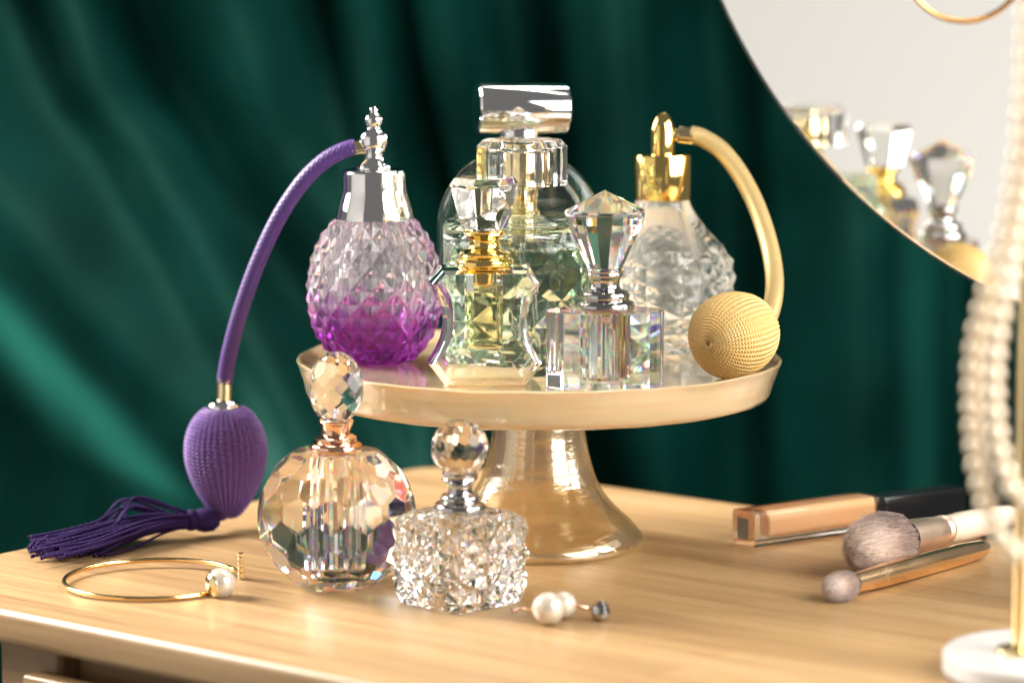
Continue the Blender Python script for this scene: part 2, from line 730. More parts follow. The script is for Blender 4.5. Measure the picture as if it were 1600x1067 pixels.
def velvet_mat():
    m, nt, b, out = mat('green_velvet')
    tc = node(nt, 'ShaderNodeTexCoord')
    nz = node(nt, 'ShaderNodeTexNoise')
    nz.inputs['Scale'].default_value = 7
    nz.inputs['Detail'].default_value = 4
    cr = node(nt, 'ShaderNodeValToRGB')
    e = cr.color_ramp.elements
    e[0].position, e[0].color = 0.3, (0.0004, 0.0085, 0.0072, 1)
    e[1].position, e[1].color = 0.75, (0.0016, 0.0290, 0.0235, 1)
    nt.links.new(tc.outputs['Object'], nz.inputs['Vector'])
    nt.links.new(nz.outputs['Fac'], cr.inputs[0])
    mp = node(nt, 'ShaderNodeMapping')
    mp.inputs['Scale'].default_value = (60, 1500, 1500)
    nz = node(nt, 'ShaderNodeTexNoise')
    nz.inputs['Scale'].default_value = 1
    mr2 = node(nt, 'ShaderNodeMapRange')
    mr2.inputs['From Min'].default_value = 0.3
    mr2.inputs['From Max'].default_value = 0.7
    mr2.inputs['To Min'].default_value = 0.65
    mr2.inputs['To Max'].default_value = 1.2
    mm = node(nt, 'ShaderNodeVectorMath', operation='SCALE')
    nt.links.new(tc.outputs['Object'], mp.inputs[0])
    nt.links.new(mp.outputs[0], nz.inputs['Vector'])
    nt.links.new(nz.outputs['Fac'], mr2.inputs['Value'])
    nt.links.new(cr.outputs[0], mm.inputs[0])
    nt.links.new(mr2.outputs[0], mm.inputs['Scale'])
    nt.links.new(mm.outputs[0], b.inputs['Base Color'])
    b.inputs['Roughness'].default_value = 0.55
    b.inputs['Specular IOR Level'].default_value = 0.15
    b.inputs['Specular Tint'].default_value = (0.2, 0.9, 0.7, 1)
    b.inputs['Sheen Weight'].default_value = 0.32
    b.inputs['Sheen Roughness'].default_value = 0.3
    b.inputs['Sheen Tint'].default_value = (0.08, 0.62, 0.48, 1)
    return m


WOOD = wood_mat()
VELVET = velvet_mat()
TRAY = tray_mat()
STEM = stem_mat()
MIRROR = principled('silvered_mirror', (0.96, 0.96, 0.955), 0.0, 1.0)

# ------------------------------------------------------------------ setting: wall seen in the mirror, curtain, table
wb = MB().add(*box(-800, 800, -20, 20, -800, 1100))
wall = build('wall', wb, PAINT, loc=(-1.37, -0.81, 0), rot=(0, 0, math.atan2(-0.502, -0.861) + PI / 2))
wall['kind'] = 'structure'
wall['label'] = 'plain white wall reflected in the round mirror'


def curtain():
    # folds: (height where listed -> x centre) polylines in metres, half width, depth
    folds = [
        ([(-0.6, -0.05), (-0.10, -0.20), (0.00, -0.29), (0.09, -0.37), (0.18, -0.45), (0.30, -0.54), (0.6, -0.75)], 0.11, 0.23),
        ([(-0.6, -0.02), (-0.05, -0.16), (0.08, -0.24), (0.20, -0.32), (0.32, -0.375), (0.45, -0.40), (1.2, -0.42)], 0.036, 0.081),
        ([(-0.6, 0.03), (0.0, -0.10), (0.15, -0.19), (0.28, -0.245), (0.4, -0.265), (1.2, -0.28)], 0.058, 0.115),
        ([(-0.6, 0.05), (0.1, -0.10), (0.3, -0.135), (1.2, -0.15)], 0.026, 0.068),
        ([(-0.6, 0.06), (0.1, -0.04), (0.3, -0.072), (1.2, -0.085)], 0.026, 0.074),
        ([(-0.6, 0.13), (0.1, 0.085), (0.3, 0.07), (1.2, 0.06)], 0.048, 0.088),
        ([(-0.6, 0.27), (0.1, 0.255), (0.3, 0.235), (1.2, 0.20)], 0.056, 0.149),
        ([(-0.6, 0.38), (0.1, 0.375), (0.3, 0.36), (1.2, 0.34)], 0.030, 0.061),
        ([(-0.6, 0.48), (0.3, 0.47), (1.2, 0.46)], 0.05, 0.121),
        ([(-0.6, 0.62), (0.3, 0.62), (1.2, 0.61)], 0.05, 0.095),
        ([(-0.6, -0.60), (0.3, -0.60), (1.2, -0.53)], 0.04, 0.081),
        ([(-0.6, -0.80), (0.3, -0.76), (1.2, -0.69)], 0.06, 0.095),
    ]

    def cx(pl, z):
        for (z0, x0), (z1, x1) in zip(pl, pl[1:]):
            if z <= z1:
                k = (z - z0) / (z1 - z0)
                return x0 + (x1 - x0) * k
        return pl[-1][1]
    NX, NZ = 380, 130
    X0, X1, Z0, Z1 = -0.95, 0.85, -0.6, 1.1
    mb = MB()
    for j in range(NZ + 1):
        z = Z0 + (Z1 - Z0) * j / NZ
        cs = [(cx(pl, z), hw, dp) for pl, hw, dp in folds]
        for i in range(NX + 1):
            x = X0 + (X1 - X0) * i / NX
            y = 0.0
            for c, hw, dp in cs:
                q = (x - c) / hw
                y -= dp * math.exp(-q * q)
            y += 0.013 * noise.noise(Vector((x * 6, z * 4, 3))) + 0.005 * noise.noise(Vector((x * 25, z * 12, 8)))
            mb.v.append((x, 0.86 + y, z))
    n = NX + 1
    for j in range(NZ):
        for i in range(NX):
            a = j * n + i
            mb.f.append((a, a + 1, a + n + 1, a + n))
            mb.m.append(0)
    o = build('curtain', mb, VELVET, smooth=180, scale=1)
    so = o.modifiers.new('cloth', 'SOLIDIFY')
    so.thickness = 0.003
    so.offset = 1
    tag(o, 'dark emerald green velvet curtain hanging in folds behind the table', 'curtain')


curtain()

TROT = math.atan2(-0.623, 0.782)
table = thing('dressing_table', 'light brown wooden dressing table with rounded corners carrying everything', 'table', (-0.0578, 0.2548, 0), TROT)


def rounded_rect(x0, x1, y0, y1, r, n=10):
    out = []
    for cx_, cy_, a0 in ((x1 - r, y1 - r, 0), (x0 + r, y1 - r, 90), (x0 + r, y0 + r, 180), (x1 - r, y0 + r, 270)):
        for k in range(n + 1):
            a = math.radians(a0 + 90 * k / n)
            out.append((cx_ + r * math.cos(a), cy_ + r * math.sin(a)))
    return out


def slab(x0, x1, y0, y1, z0, z1, rc, re, ne=5):
    """slab with rounded plan corners and rounded rims"""
    V, F, rings = [], [], []
    prof = [(re * (1 - math.sin(PI / 2 * k / ne)), z0 + re * (1 - math.cos(PI / 2 * k / ne))) for k in range(ne + 1)]
    prof += [(i, z1 - (z - z0)) for i, z in prof[::-1]]
    for ins, z in prof:
        pl = rounded_rect(x0 + ins, x1 - ins, y0 + ins, y1 - ins, max(rc - ins, 0.5))
        rings.append(len(V))
        V += [(x, y, z) for x, y in pl]
    n = len(pl)
    for a, b in zip(rings, rings[1:]):
        for j in range(n):
            k = (j + 1) % n
            F.append((a + j, a + k, b + k, b + j))
    F.append(tuple(range(n))[::-1])
    F.append(tuple(rings[-1] + j for j in range(n)))
    return V, F


build('tabletop', MB().add(*slab(0, 1000, -443, 0, -17, 0, 34, 4)), WOOD, table, smooth=40)
for lx, ly in ((82, -427), (873, -427), (82, -60), (873, -60)):
    build('leg', MB().add(*slab(lx, lx + 43, ly, ly + 43, -700, -17.2, 5, 2, 3)), WOOD, table, smooth=40)
build('rail', MB().add(*box(125.2, 872.8, -415, -397, -120, -17.2)), WOOD, table, bevel=1)
build('side_panel', MB().add(*box(95, 113, -383.8, -60.2, -120, -17.2)), WOOD, table, bevel=1)
build('back_panel', MB().add(*box(125.2, 872.8, -48, -32, -120, -17.2)), WOOD, table, bevel=1)
dr = build('drawer_front', MB().add(*slab(113, 880, -440, -428, -125, -30, 2, 2, 3)), WOOD, table, smooth=40)

# mirror on the back of the table
MA = math.radians(33.2)
mc = (0.3316, -0.0473, 0.4214)
mir = thing('round_mirror', 'large round mirror at top right reflecting a white wall and bottle stoppers', 'mirror', mc, -MA)
mir.rotation_euler = (math.radians(0.6), 0, -MA)


def disc(mb, r, y0, n=160):
    V = [(r * math.cos(2 * PI * k / n), y0, r * math.sin(2 * PI * k / n)) for k in range(n)]
    mb.add(V, [tuple(range(n))])
    return mb


def ring_lathe_y(prof, n=160):
    """lathe about local y: prof of (r, y)"""
    V, F = lathe(prof, n)
    return [(x, z, y) for x, y, z in V], [f[::-1] for f in F]


R0 = 313.9
m1 = MB().add(*ring_lathe_y([(0, 0), (R0 - 1.8, 0)]), flip=True)
build('mirror_face', m1, MIRROR, mir)
build('bevelled_rim', MB().add(*ring_lathe_y([(R0 - 1.8, 0.0), (R0 - 0.9, 0.6), (R0 - 0.7, 2.4), (R0 - 0.2, 2.6)]), flip=True), MIRROR, mir, smooth=20)
build('backing', MB().add(*ring_lathe_y([(0, 3.2), (R0 + 1.3, 3.2), (R0 + 1.7, 4.5), (R0 + 0.9, 6.5), (0, 6.5)]), flip=True), BLACKR, mir, smooth=30)
# the support that carries the mirror on the table's back edge, out of frame
sup = MB()
sup.add(*box(-12, 12, 9, 21, -440, 150))
build('support_post', sup, GOLDP, mir, bevel=1)

# ------------------------------------------------------------------ cake stand
stand = thing('cake_stand', 'peach glass cake stand with bell foot carrying six perfume bottles', 'cake stand', (0, 0, 0))
prof = [(0, 79), (24, 79), (108, 78), (114, 78.1), (117.6, 79.2), (119.6, 82), (121.2, 88), (122.8, 93), (124.0, 96.4), (124.6, 97.6), (123.9, 98.4), (122.6, 98.3), (120.4, 96.6), (116, 94.6), (110, 94), (60, 94), (0, 94)]


def wob(V):
    out = []
    for x, y, z in V:
        r = math.hypot(x, y)
        if r > 90:
            a = math.atan2(y, x)
            d = 0.8 * noise.noise(Vector((math.cos(a) * 3, math.sin(a) * 3, z * .12))) + 0.22 * noise.noise(Vector((math.cos(a) * 14, math.sin(a) * 14, z * .2)))
            k = (r - 90) / 34
            x, y = x * (1 + d * k / r), y * (1 + d * k / r)
            z += 0.6 * k * noise.noise(Vector((math.cos(a) * 6, math.sin(a) * 6, 4)))
        out.append((x, y, z))
    return out


V, F = lathe(prof, 220)
build('plate', MB().add(wob(V), F), TRAY, stand, smooth=60)
po = [(52, 0.2), (54, 1.2), (54.8, 3.5), (53.6, 6.5), (49, 12), (44, 16.5), (38.5, 22), (33.5, 28.5), (29.6, 36), (26.6, 46), (24.6, 56), (23.3, 66), (22.9, 72), (23.4, 78.7)]
po = [tuple(p) for p in catmull(po, 4)]
pi_ = [(r - (2.6 if z > 8 else 2.6), z) for r, z in po]
sb_ = MB()
a, b = lathe(po, 96)
sb_.add(a, b)
a, b = lathe(pi_, 96)
sb_.add(a, b, flip=True)
a, b = lathe([(pi_[0][0], 0.2), (po[0][0], 0.2)], 96)
sb_.add(a, b, flip=False)
a, b = lathe([(po[-1][0], 78.7), (pi_[-1][0], 78.7)], 96)
sb_.add(a, b, flip=False)
build('stem', sb_, STEM, stand, smooth=60)
FLOOR = 0.0942


# ------------------------------------------------------------------ shared bits
def collar(name, pr, m, parent, n=40):
    return build(name, MB().add(*lathe([(0, pr[0][1])] + pr + [(0, pr[-1][1])], n)), m, parent, smooth=50)


def fluted(r, z0, z1, n=20, depth=0.06, top=True):
    V, F = lathe([(0, z0), (r * .8, z0), (r, z0 + 1.2), (r, z1), (0, z1)], n * 2, rfun=lambda a, z: 1 - depth * (0.5 + 0.5 * math.cos(a * n)))
    return V, F


def knit(V_prof, nw, nr, amp, n=None, rows=None):
    """knitted bulb: nw wales round, nr courses along; V_prof(t)->(r,z)"""
    n = n or nw * 7
    rows = rows or nr * 6
    V, F, rr = [], [], []
    for k in range(rows + 1):
        t = k / rows
        r, z = V_prof(t)
        r2, z2 = V_prof(min(1, t + .004))
        r1, z1 = V_prof(max(0, t - .004))
        L = math.hypot(r2 - r1, z2 - z1) or 1
        nr_, nz_ = (z2 - z1) / L, -(r2 - r1) / L
        for j in range(n):
            a = 2 * PI * j / n
            u = a * nw / (2 * PI)
            fr = u - math.floor(u)
            side = abs(fr - .5) * 2          # 0 middle of wale, 1 in the groove
            st = math.sin(2 * PI * (t * nr + side * 0.62 + 0.25 * noise.noise(Vector((3 * math.cos(a), 3 * math.sin(a), t * 4)))))
            d = amp * (0.42 * math.cos(PI * side) + 0.62 * st) * min(1, r / 5)
            d += 0.25 * amp * noise.noise(Vector((a * 6, t * 20, 1)))
            V.append(((r + nr_ * d) * math.cos(a), (r + nr_ * d) * math.sin(a), z + nz_ * d))
    for k in range(rows):
        for j in range(n):
            j2 = (j + 1) % n
            F.append((k * n + j, k * n + j2, (k + 1) * n + j2, (k + 1) * n + j))
    F.append(tuple(range(n))[::-1])
    F.append(tuple(rows * n + j for j in range(n)))
    return V, F


def braid(a, s, amp=0.22, k=10, pitch=3.2):
    q = 2 * PI * s / pitch
    return amp * max(math.sin(k * a + q), math.sin(k * a - q))


def local(parent, p):
    return (Vector(p) - Vector(parent.location)) * 1000


def align(d):
    return Vector((0, 0, 1)).rotation_difference(Vector(d).normalized()).to_matrix().to_4x4()


# ------------------------------------------------------------------ purple atomizer
pa = thing('perfume_atomizer', 'round purple ombre perfume atomizer with chrome collar, purple hose, bulb and tassel', 'perfume bottle', (-0.0846, 0.0100, FLOOR), group='perfume bottles')
pf = interp([(15, 0), (21, 3.2), (26.5, 9), (31, 17), (33.8, 27), (34.4, 37), (33.4, 48), (30.6, 58.5), (26, 67), (20.5, 73.5), (17.5, 76.5)])
V, F, m_ = hobnail(pf, 18, 13, 1.25, seed=3)
ob = MB()
a, b = close_ends(V, F, m_)
b = b[:-1]
ob.add(a, b)
pin = interp([(7, 9), (12, 11), (17, 17), (20.5, 26), (22, 36), (21.5, 45), (19.5, 54), (16.5, 62), (13.5, 70), (12.5, 76.5)])
a, b = lathe([(0, 9)] + [pin(k / 26) for k in range(27)], 48)
ob.add(a, b, flip=True)
top = len(V) - m_
a, b = lathe([(17.5, 76.5), (12.5, 76.5)], 48)
ob.add(a, b)
bo = build('bottle', ob, OMBRE, pa)
for p in bo.data.polygons[len(F) + 1:]:
    p.use_smooth = True
collar('collar', [(20.2, 74.6), (20.3, 75.6), (19.4, 80), (17.8, 85.5), (17.0, 88), (16.6, 90), (16.5, 98), (16.2, 99), (15.2, 99.8)], CHROME, pa, 64)
collar('spray_head', [(9.2, 99.9), (9.2, 101.2), (8.0, 102.5), (5.4, 104.5), (4.6, 107), (4.8, 109), (6.2, 110.2), (7.3, 112.6), (7.5, 115), (7.0, 117.6), (5.4, 119.6), (3.6, 120.6), (3.4, 121.6), (4.4, 123), (4.9, 125), (4.4, 127), (3.0, 128.3), (2.2, 128.9), (2.3, 130.4), (1.9, 131.6), (1.0, 132.1)], CHROME, pa, 48)
h0 = local(pa, aty(600, 226, 0.010))
hp = [aty(556, 230, 0.0100), aty(535, 236, 0.0102), aty(505, 253, 0.011), aty(470, 288, 0.013), aty(434, 343, 0.017), aty(402, 412, 0.022), aty(377, 482, 0.028), aty(361, 540, 0.034), aty(353, 580, 0.039), aty(351, 598, 0.040)]
hp = [local(pa, p) for p in hp]
path = catmull(hp, 42)
build('hose', MB().add(*tube(path, 4.05, 40, lambda a, s: braid(a, s))), PURPLE, pa, smooth=180)
build('ferrule', MB().add(*tube([h0, hp[0] + (hp[0] - hp[1]).normalized() * -3.5], 3.9, 28)), GOLDP, pa, smooth=50)
bd = Vector(hp[-1])
build('ferrule', MB().add(*tube([bd + Vector((0, 0, 2.5)), bd + Vector((0, 0, -4)), bd + Vector((-.4, 0, -9.4))], 4.15, 28)), GOLDP, pa, smooth=50)
bt = bd + Vector((-0.6, 0, -9))
capm = Matrix.Translation(bt)
build('bulb_cap', MB().add(*xform(lathe([(0, -5), (9.0, -5), (9.1, -3.6), (8.2, -1.6), (6.2, -0.3), (4.6, 0.2), (0, 0.2)], 40), capm)), CHROME, pa, smooth=60)
bz = -4.2
bp_ = interp([(2.2, bz - 59), (6.5, bz - 57), (13, bz - 49), (18.5, bz - 38), (21.2, bz - 27), (20.8, bz - 17), (17.6, bz - 8), (12.5, bz - 2), (7.5, bz)])
build('bulb', MB().add(*xform(knit(bp_, 38, 34, 1.0), capm @ Matrix.Rotation(math.radians(-1.5), 4, 'Y'))), PURPLE_K, pa, smooth=180)

# tassel on the table
kn = atz(321, 812, 0.0085)
kl = local(pa, kn)
be = bt + Vector((-1.0, 0, bz - 58.5))
tas = build('tassel', MB().add(*tube(catmull([be, be * .6 + kl * .4 + Vector((0, 0, -.5)), kl + Vector((4, 1.5, 0))], 6), lambda t: 2.2 - .4 * math.sin(PI * t), 14))
            .add(*xform(lathe([(0, 8), (3.5, 7.2), (6.0, 4), (6.6, 0), (6.0, -3.5), (5.0, -5.4), (5.6, -6.2), (5.7, -9), (5.0, -10), (0, -10)], 24), Matrix.Translation(kl) @ align((0.93, .33, -.05)))), INDIGO, pa, smooth=60)
rnd = random.Random(11)
tabz = -FLOOR * 1000
for i in range(104):
    a = rnd.uniform(0, 2 * PI)
    q = math.sqrt(rnd.random())
    ex = rnd.betavariate(1.1, 2.2)
    end = atz(rnd.uniform(38, 95) + 20 * ex, rnd.uniform(838, 872), 0.0012 + 0.008 * rnd.random() ** 2)
    end = local(pa, end)
    if i < 7:                       # short outer strands end nearer
        end = local(pa, atz(115 + 8 * i, 868 - rnd.random() * 5, 0.0013))
    st_ = kl + Vector((-6, -3 + 2.5 * math.cos(a) * q, 4.2 * math.sin(a) * q))
    lift = rnd.uniform(0, 1) ** 2
    m1_ = st_.lerp(end, 0.33) + Vector((0, 4 * math.cos(a) * q, 1 + 4.5 * lift))
    m2_ = st_.lerp(end, 0.68) + Vector((rnd.uniform(-2, 2), 4 * math.cos(a) * q + rnd.uniform(-2, 2), -1 + 4.5 * lift))
    if i in (10, 17, 23, 31, 38, 46, 59, 71):              # loops that rise over the bundle
        m1_ += Vector((-8, 5, 9 + 3 * rnd.random()))
        m2_ += Vector((4, 4, 8 * rnd.random()))
    pts = catmull([st_, m1_, m2_, end], 30)
    lo = tabz + 1.15
    pts = [Vector((p[0], p[1], max(p[2], lo))) for p in pts]
    build('strand', MB().add(*tube(pts, lambda t: 0.68 if t < .975 else 0.95, 8, lambda a_, s: 0.17 * math.sin(a_ * 2 + s * 3.0))), INDIGO, tas, smooth=180)

# ------------------------------------------------------------------ gold atomizer
ga = thing('perfume_atomizer', 'clear cut glass perfume atomizer with gold cap, gold hose and knitted ball', 'perfume bottle', (0.0662, 0.0620, FLOOR), group='perfume bottles')
gpf = interp([(r * 1.03, z * .955) for r, z in [(25, 0), (28.5, 4), (32, 13), (35, 24), (36.6, 34), (36.8, 42.5), (35, 50.5), (30.5, 58.5), (24.5, 65.5), (19.5, 72), (16.5, 77), (14.2, 81.5), (13.2, 85)]])


def gamp(t):
    return 1.0 if t < .56 else max(0.0, (0.70 - t) / .14)


V, F, m_ = hobnail(gpf, 12, 20, 1.25, seed=9, jit=.3, ampf=gamp, rfun=lambda a: 1 + 0.012 * math.cos(14 * a))
gb = MB()
a, b = close_ends(V, F, m_)
gb.add(a, b[:-1])
gin = interp([(r * 1.03, z * .955) for r, z in [(8, 12), (12, 15), (15, 24), (16.5, 36), (16, 45), (14, 54), (11.5, 63), (9.5, 71), (8.6, 80), (8.5, 85)]])
gb.add(*lathe([(0, 11.46)] + [gin(k / 26) for k in range(27)], 48), flip=True)
gb.add(*lathe([(13.6, 81.2), (8.75, 81.2)], 48))
gbo = build('bottle', gb, PRESSED, ga)
gbo.data.shade_smooth()
gbo.data.set_sharp_from_angle(angle=math.radians(24))
collar('cap', [(15.5, 80.2), (15.7, 80.6), (15.7, 103.2), (15.3, 104), (14.3, 104.2)], GOLD, ga, 64)
collar('spray_head', [(6.6, 104.3), (6.6, 116), (6.4, 117.5), (5.6, 120.6), (4.0, 124), (2.5, 125.6), (1.2, 126.2)], GOLD, ga, 40)
q0 = local(ga, aty(1045, 210, .062))
gp = [aty(1078, 211, .062), aty(1098, 216, .061), aty(1128, 236, .057), aty(1158, 275, .049), aty(1182, 322, .038), aty(1200, 375, .024), aty(1209, 420, .010), aty(1210, 455, -.004), aty(1204, 487, -.017), aty(1192, 508, -.0275)]
gp = [local(ga, p) for p in gp]
build('hose', MB().add(*tube(catmull(gp, 42), 4.6, 40, lambda a, s: braid(a, s, .16, 12, 2.4))), GOLD_H, ga, smooth=180)
build('ferrule', MB().add(*tube([q0, q0.lerp(gp[0], .4), q0.lerp(gp[0], .45), gp[0] + (gp[1] - gp[0]) * .25], lambda t: 3.2 if t < .5 else 4.6, 28)), GOLDP, ga, smooth=40)
bc = local(ga, Vector((0.0975, -0.0455, FLOOR + 0.0214)))
ax = (Vector((-.62, -.70, -.10))).normalized()
kp = interp([(1.5, -24.5), (6, -23.6), (13, -19), (18.5, -11.5), (21, -2), (21, 6), (18.6, 13.5), (13, 19.3), (6.5, 21.8), (2.2, 21.9), (0.8, 20.2)])
build('bulb', MB().add(*xform(knit(kp, 50, 44, 0.52), Matrix.Translation(bc) @ align(ax))), GOLD_K, ga, smooth=180)

# ------------------------------------------------------------------ round bottle with chrome bar cap (behind)
rb = thing('perfume_bottle', 'round flat glass perfume bottle with horizontal chrome cylinder cap, rearmost on the stand', 'perfume bottle', (-0.0098, 0.0470, FLOOR), math.radians(4), group='perfume bottles')


def flask_outline(r, cz, base, n=40, z0=0.0):
    pts = []
    for k in range(n + 1):
        a = PI * k / n
        pts.append((r * math.cos(a), cz + r * math.sin(a)))
    for k in range(1, 12):
        t = k / 12
        pts.append((-(r + (base - r) * t ** 2.2), cz + (z0 - cz) * t))
    pts.append((-base, z0))
    pts.append((base, z0))
    for k in range(11, 0, -1):
        t = k / 12
        pts.append(((r + (base - r) * t ** 2.2), cz + (z0 - cz) * t))
    return pts


def pillow(outs_ys):
    """loft of equal-length xz outlines at given y, capped"""
    V, F = [], []
    n = len(outs_ys[0][0])
    for ol, y in outs_ys:
        V += [(x, y, z) for x, z in ol]
    for i in range(len(outs_ys) - 1):
        for j in range(n):
            k = (j + 1) % n
            F.append((i * n + j, i * n + k, (i + 1) * n + k, (i + 1) * n + j))
    F.append(tuple(range(n))[::-1])
    F.append(tuple((len(outs_ys) - 1) * n + j for j in range(n)))
    return V, F


fl = []
for ins, y in ((3, -12.5), (1.2, -11.6), (0.2, -9.5), (0, -7), (0, 7), (0.2, 9.5), (1.2, 11.6), (3, 12.5)):
    fl.append((flask_outline(42.8 - ins, 66, 34 - ins, z0=ins), y))
fb = MB().add(*pillow(fl), flip=True)
fi = []
for ins, y in ((11.5, -7.2), (9.3, -6.4), (8.6, -4.5), (8.6, 4.5), (9.3, 6.4), (11.5, 7.2)):
    fi.append((flask_outline(42.8 - ins, 66, 34 - ins, z0=ins), y))
fb.add(*pillow(fi))
build('bottle', fb, CLEAR, rb, smooth=45)
collar('neck', [(11.2, 108.2), (11.4, 109), (11.4, 112), (10.9, 113), (10.6, 118)], CHROME, rb, 56)
cyl = lathe([(0, -24.4), (12.2, -24.4), (13.3, -23.4), (13.5, -22.6), (13.5, 22.6), (13.3, 23.4), (12.2, 24.4), (0, 24.4)], 72)
build('cap', MB().add(*xform(cyl, Matrix.Translation((1.2, 0, 129)) @ Matrix.Rotation(math.radians(8), 4, 'Z') @ Matrix.Rotation(math.radians(1.5), 4, 'Y') @ Matrix.Rotation(PI / 2, 4, 'Y'))), CHROME, rb, smooth=30)

# ------------------------------------------------------------------ green liquid bottle
gr = thing('perfume_bottle', 'large round pale green perfume bottle with chunky clear faceted cap over gold neck', 'perfume bottle', (-0.0086, -0.0080, FLOOR), math.radians(7), group='perfume bottles')
gpf2 = interp([(37, 0), (39.6, 1.5), (40.6, 5), (40.9, 20), (40.9, 40), (40.6, 58), (40.4, 63)])
V, F, m_ = hobnail(gpf2, 8, 5, 1.2, seed=4, jit=.4)
zl = 61.0
gg = MB()
a, b = close_ends(V, F, m_)
gg.add(a, b[:-1])
nr2 = 16
shoulder = [(40.4, 63), (40.4, 70), (39.2, 72.6), (36.5, 73.8), (12, 75), (9.2, 75.6), (9.0, 78)]
gg.add(*lathe(shoulder, 64))
gin2 = [(36.2, zl), (36.0, 64), (34.6, 67), (31, 69), (12, 70.4), (7, 71), (6.6, 78)]
gg.add(*lathe(gin2, 64), flip=True)
gg.add(*lathe([(9.0, 78), (6.6, 78)], 64))
go = build('bottle', gg, GREEN_G, gr)
go.scale = (1, 1, 1.03)
for p in go.data.polygons[len(F) + 1:]:
    p.use_smooth = True
lm = MB()
V2, F2, m2_ = hobnail(interp([(33.5, 7), (36, 8.5), (36.6, 14), (36.6, 40), (36.4, 56), (36.2, zl)]), 8, 6, 1.3, seed=6, jit=.6)
a, b = close_ends(V2, F2, m2_)
lm.add(a, b[:-1])
nb = len(V2) - m2_
lm.add([a[nb + j] for j in range(m2_)], [tuple(range(m2_))], mi=1)
build('liquid', lm, [LIQ_SIDE, LIQ_TOP], gr).scale = (1, 1, 1.03)
collar('neck', [(7.6, 75.9), (8.0, 76.4), (8.0, 88.6), (7.2, 88.8), (7.2, 90.2), (8.4, 90.6), (8.6, 91.2), (8.6, 106.5), (8.2, 107)], GOLDP, gr, 48).scale = (1, 1, 1.03)
build('dip_tube', MB().add(*tube([(0, 0, 76), (1, 0, 40), (4, -2, 9)], 1.3, 12)), CLEAR, gr, smooth=60).scale = (1, 1, 1.03)
cp = [(Vector((math.cos(2 * PI * (k + .5) / 10), math.sin(2 * PI * (k + .5) / 10), 0)), 22.2) for k in range(10)]
cp += [((0, 0, 1), 11), ((0, 0, -1), 11)]
cp += [(Vector((math.cos(2 * PI * (k + .5) / 10), math.sin(2 * PI * (k + .5) / 10), 1.0)), 21.2) for k in range(10)]
cm = MB().add(*planes_poly(cp, (0, 0, 102)))
cm.add(*lathe([(0, 91.4), (9.4, 91.4), (9.4, 108), (0, 108)], 48), flip=True)
build('cap', cm, CRYSTAL, gr, bevel=0.35).scale = (1, 1, 1.03)

# ------------------------------------------------------------------ waisted bottle with gold collar
oc = thing('perfume_bottle', 'waisted cut crystal perfume bottle with gold collar, amber vial and tapered stopper', 'perfume bottle', (-0.0272, -0.0700, FLOOR), math.radians(4), group='perfume bottles')
oc.scale = (1.045, 1.045, 1.02)


def waist_outline(ins):
    half = [(18.5 - ins * .45, 0 + ins), (26.6 - ins, 11.0 + ins * .25)]
    za, zb = 11.0 + ins * .25, 50.5 - ins * .25
    for k in range(1, 7):
        t = k / 7
        x = 26.6 - 7.2 * math.sin(PI * t) ** 0.9
        half.append((x - ins, za + (zb - za) * t))
    half += [(26.6 - ins, zb), (20.5 - ins * .45, 57.6 - ins * 0.8)]
    return half + [(-x, z) for x, z in half[::-1]]


wo = [(waist_outline(3.8), -12.5), (waist_outline(1.5), -11.0), (waist_outline(0.0), -7.5), (waist_outline(0.8), 0.0), (waist_outline(0.0), 6.5), (waist_outline(2.6), 9.6), (waist_outline(4.6), 11.6), (waist_outline(6.4), 12.5)]
wm = MB().add(*pillow(wo))
# vial cavity above the liquid, octagonal
def octo(r, c=.32):
    return [(r, -r * c), (r, r * c), (r * c, r), (-r * c, r), (-r, r * c), (-r, -r * c), (-r * c, -r), (r * c, -r)]


VL = 45.0
ov = octo(8.6, .62)
nV = len(ov)
cav = [(x, y, VL) for x, y in ov] + [(x, y, 56.6) for x, y in ov]
cf = [(j, (j + 1) % nV, nV + (j + 1) % nV, nV + j) for j in range(nV)] + [tuple(range(nV, 2 * nV))]
wm.add(cav, cf, flip=True)
build('bottle', wm, glass('tinted_crystal', (0.965, 0.985, 0.968), 1.52), oc, bevel=0.25)
lq = MB()
lv = [(x * .95, y * .95, 18.0) for x, y in ov] + [(x, y, 19.2) for x, y in ov] + [(x, y, VL) for x, y in ov]
lq.add(lv, [tuple(range(nV))[::-1]] + [(k * nV + j, k * nV + (j + 1) % nV, (k + 1) * nV + (j + 1) % nV, (k + 1) * nV + j) for k in range(2) for j in range(nV)])
lq.add(lv[2 * nV:], [tuple(range(nV))], mi=1)
build('liquid', lq, [AMB_SIDE, AMB_TOP], oc)
collar('plug', [(5.2, 47.5), (5.6, 48.2), (5.6, 56.4)], GOLD, oc, 32)
collar('collar', [(r, 57.7 + (z - 57.7) * .78) for r, z in [(12.4, 57.7), (13.6, 58.3), (14.0, 60), (13.4, 61.8), (11.6, 62.6), (11.8, 63.4), (12.2, 65), (11.2, 66.6), (8.4, 67.6), (7.2, 69.6), (7.0, 72), (7.8, 74.4), (9.2, 76), (9.8, 77), (9.5, 78), (9.9, 78.6), (9.8, 79.4), (9.0, 79.9)]], GOLD, oc, 56)


def ring_solid(rings, n, phase=0.0, sx=1.0, sy=1.0):
    V, F = lathe(rings, n, phase)
    if rings[0][0] > 0:
        F = F + [tuple(range(n))[::-1]]
    if rings[-1][0] > 0:
        b0 = len(V) - n
        F = F + [tuple(b0 + j for j in range(n))]
    return [(x * sx, y * sy, z) for x, y, z in V], F


build('stopper', MB().add(*ring_solid([(10.6, 75.1), (10.9, 75.5), (16.2, 95.4), (16.6, 96.8), (14.3, 99.8), (13.5, 100.1)], 6, math.radians(-90 + 30 + 9))), CRYSTAL, oc, bevel=0.3)

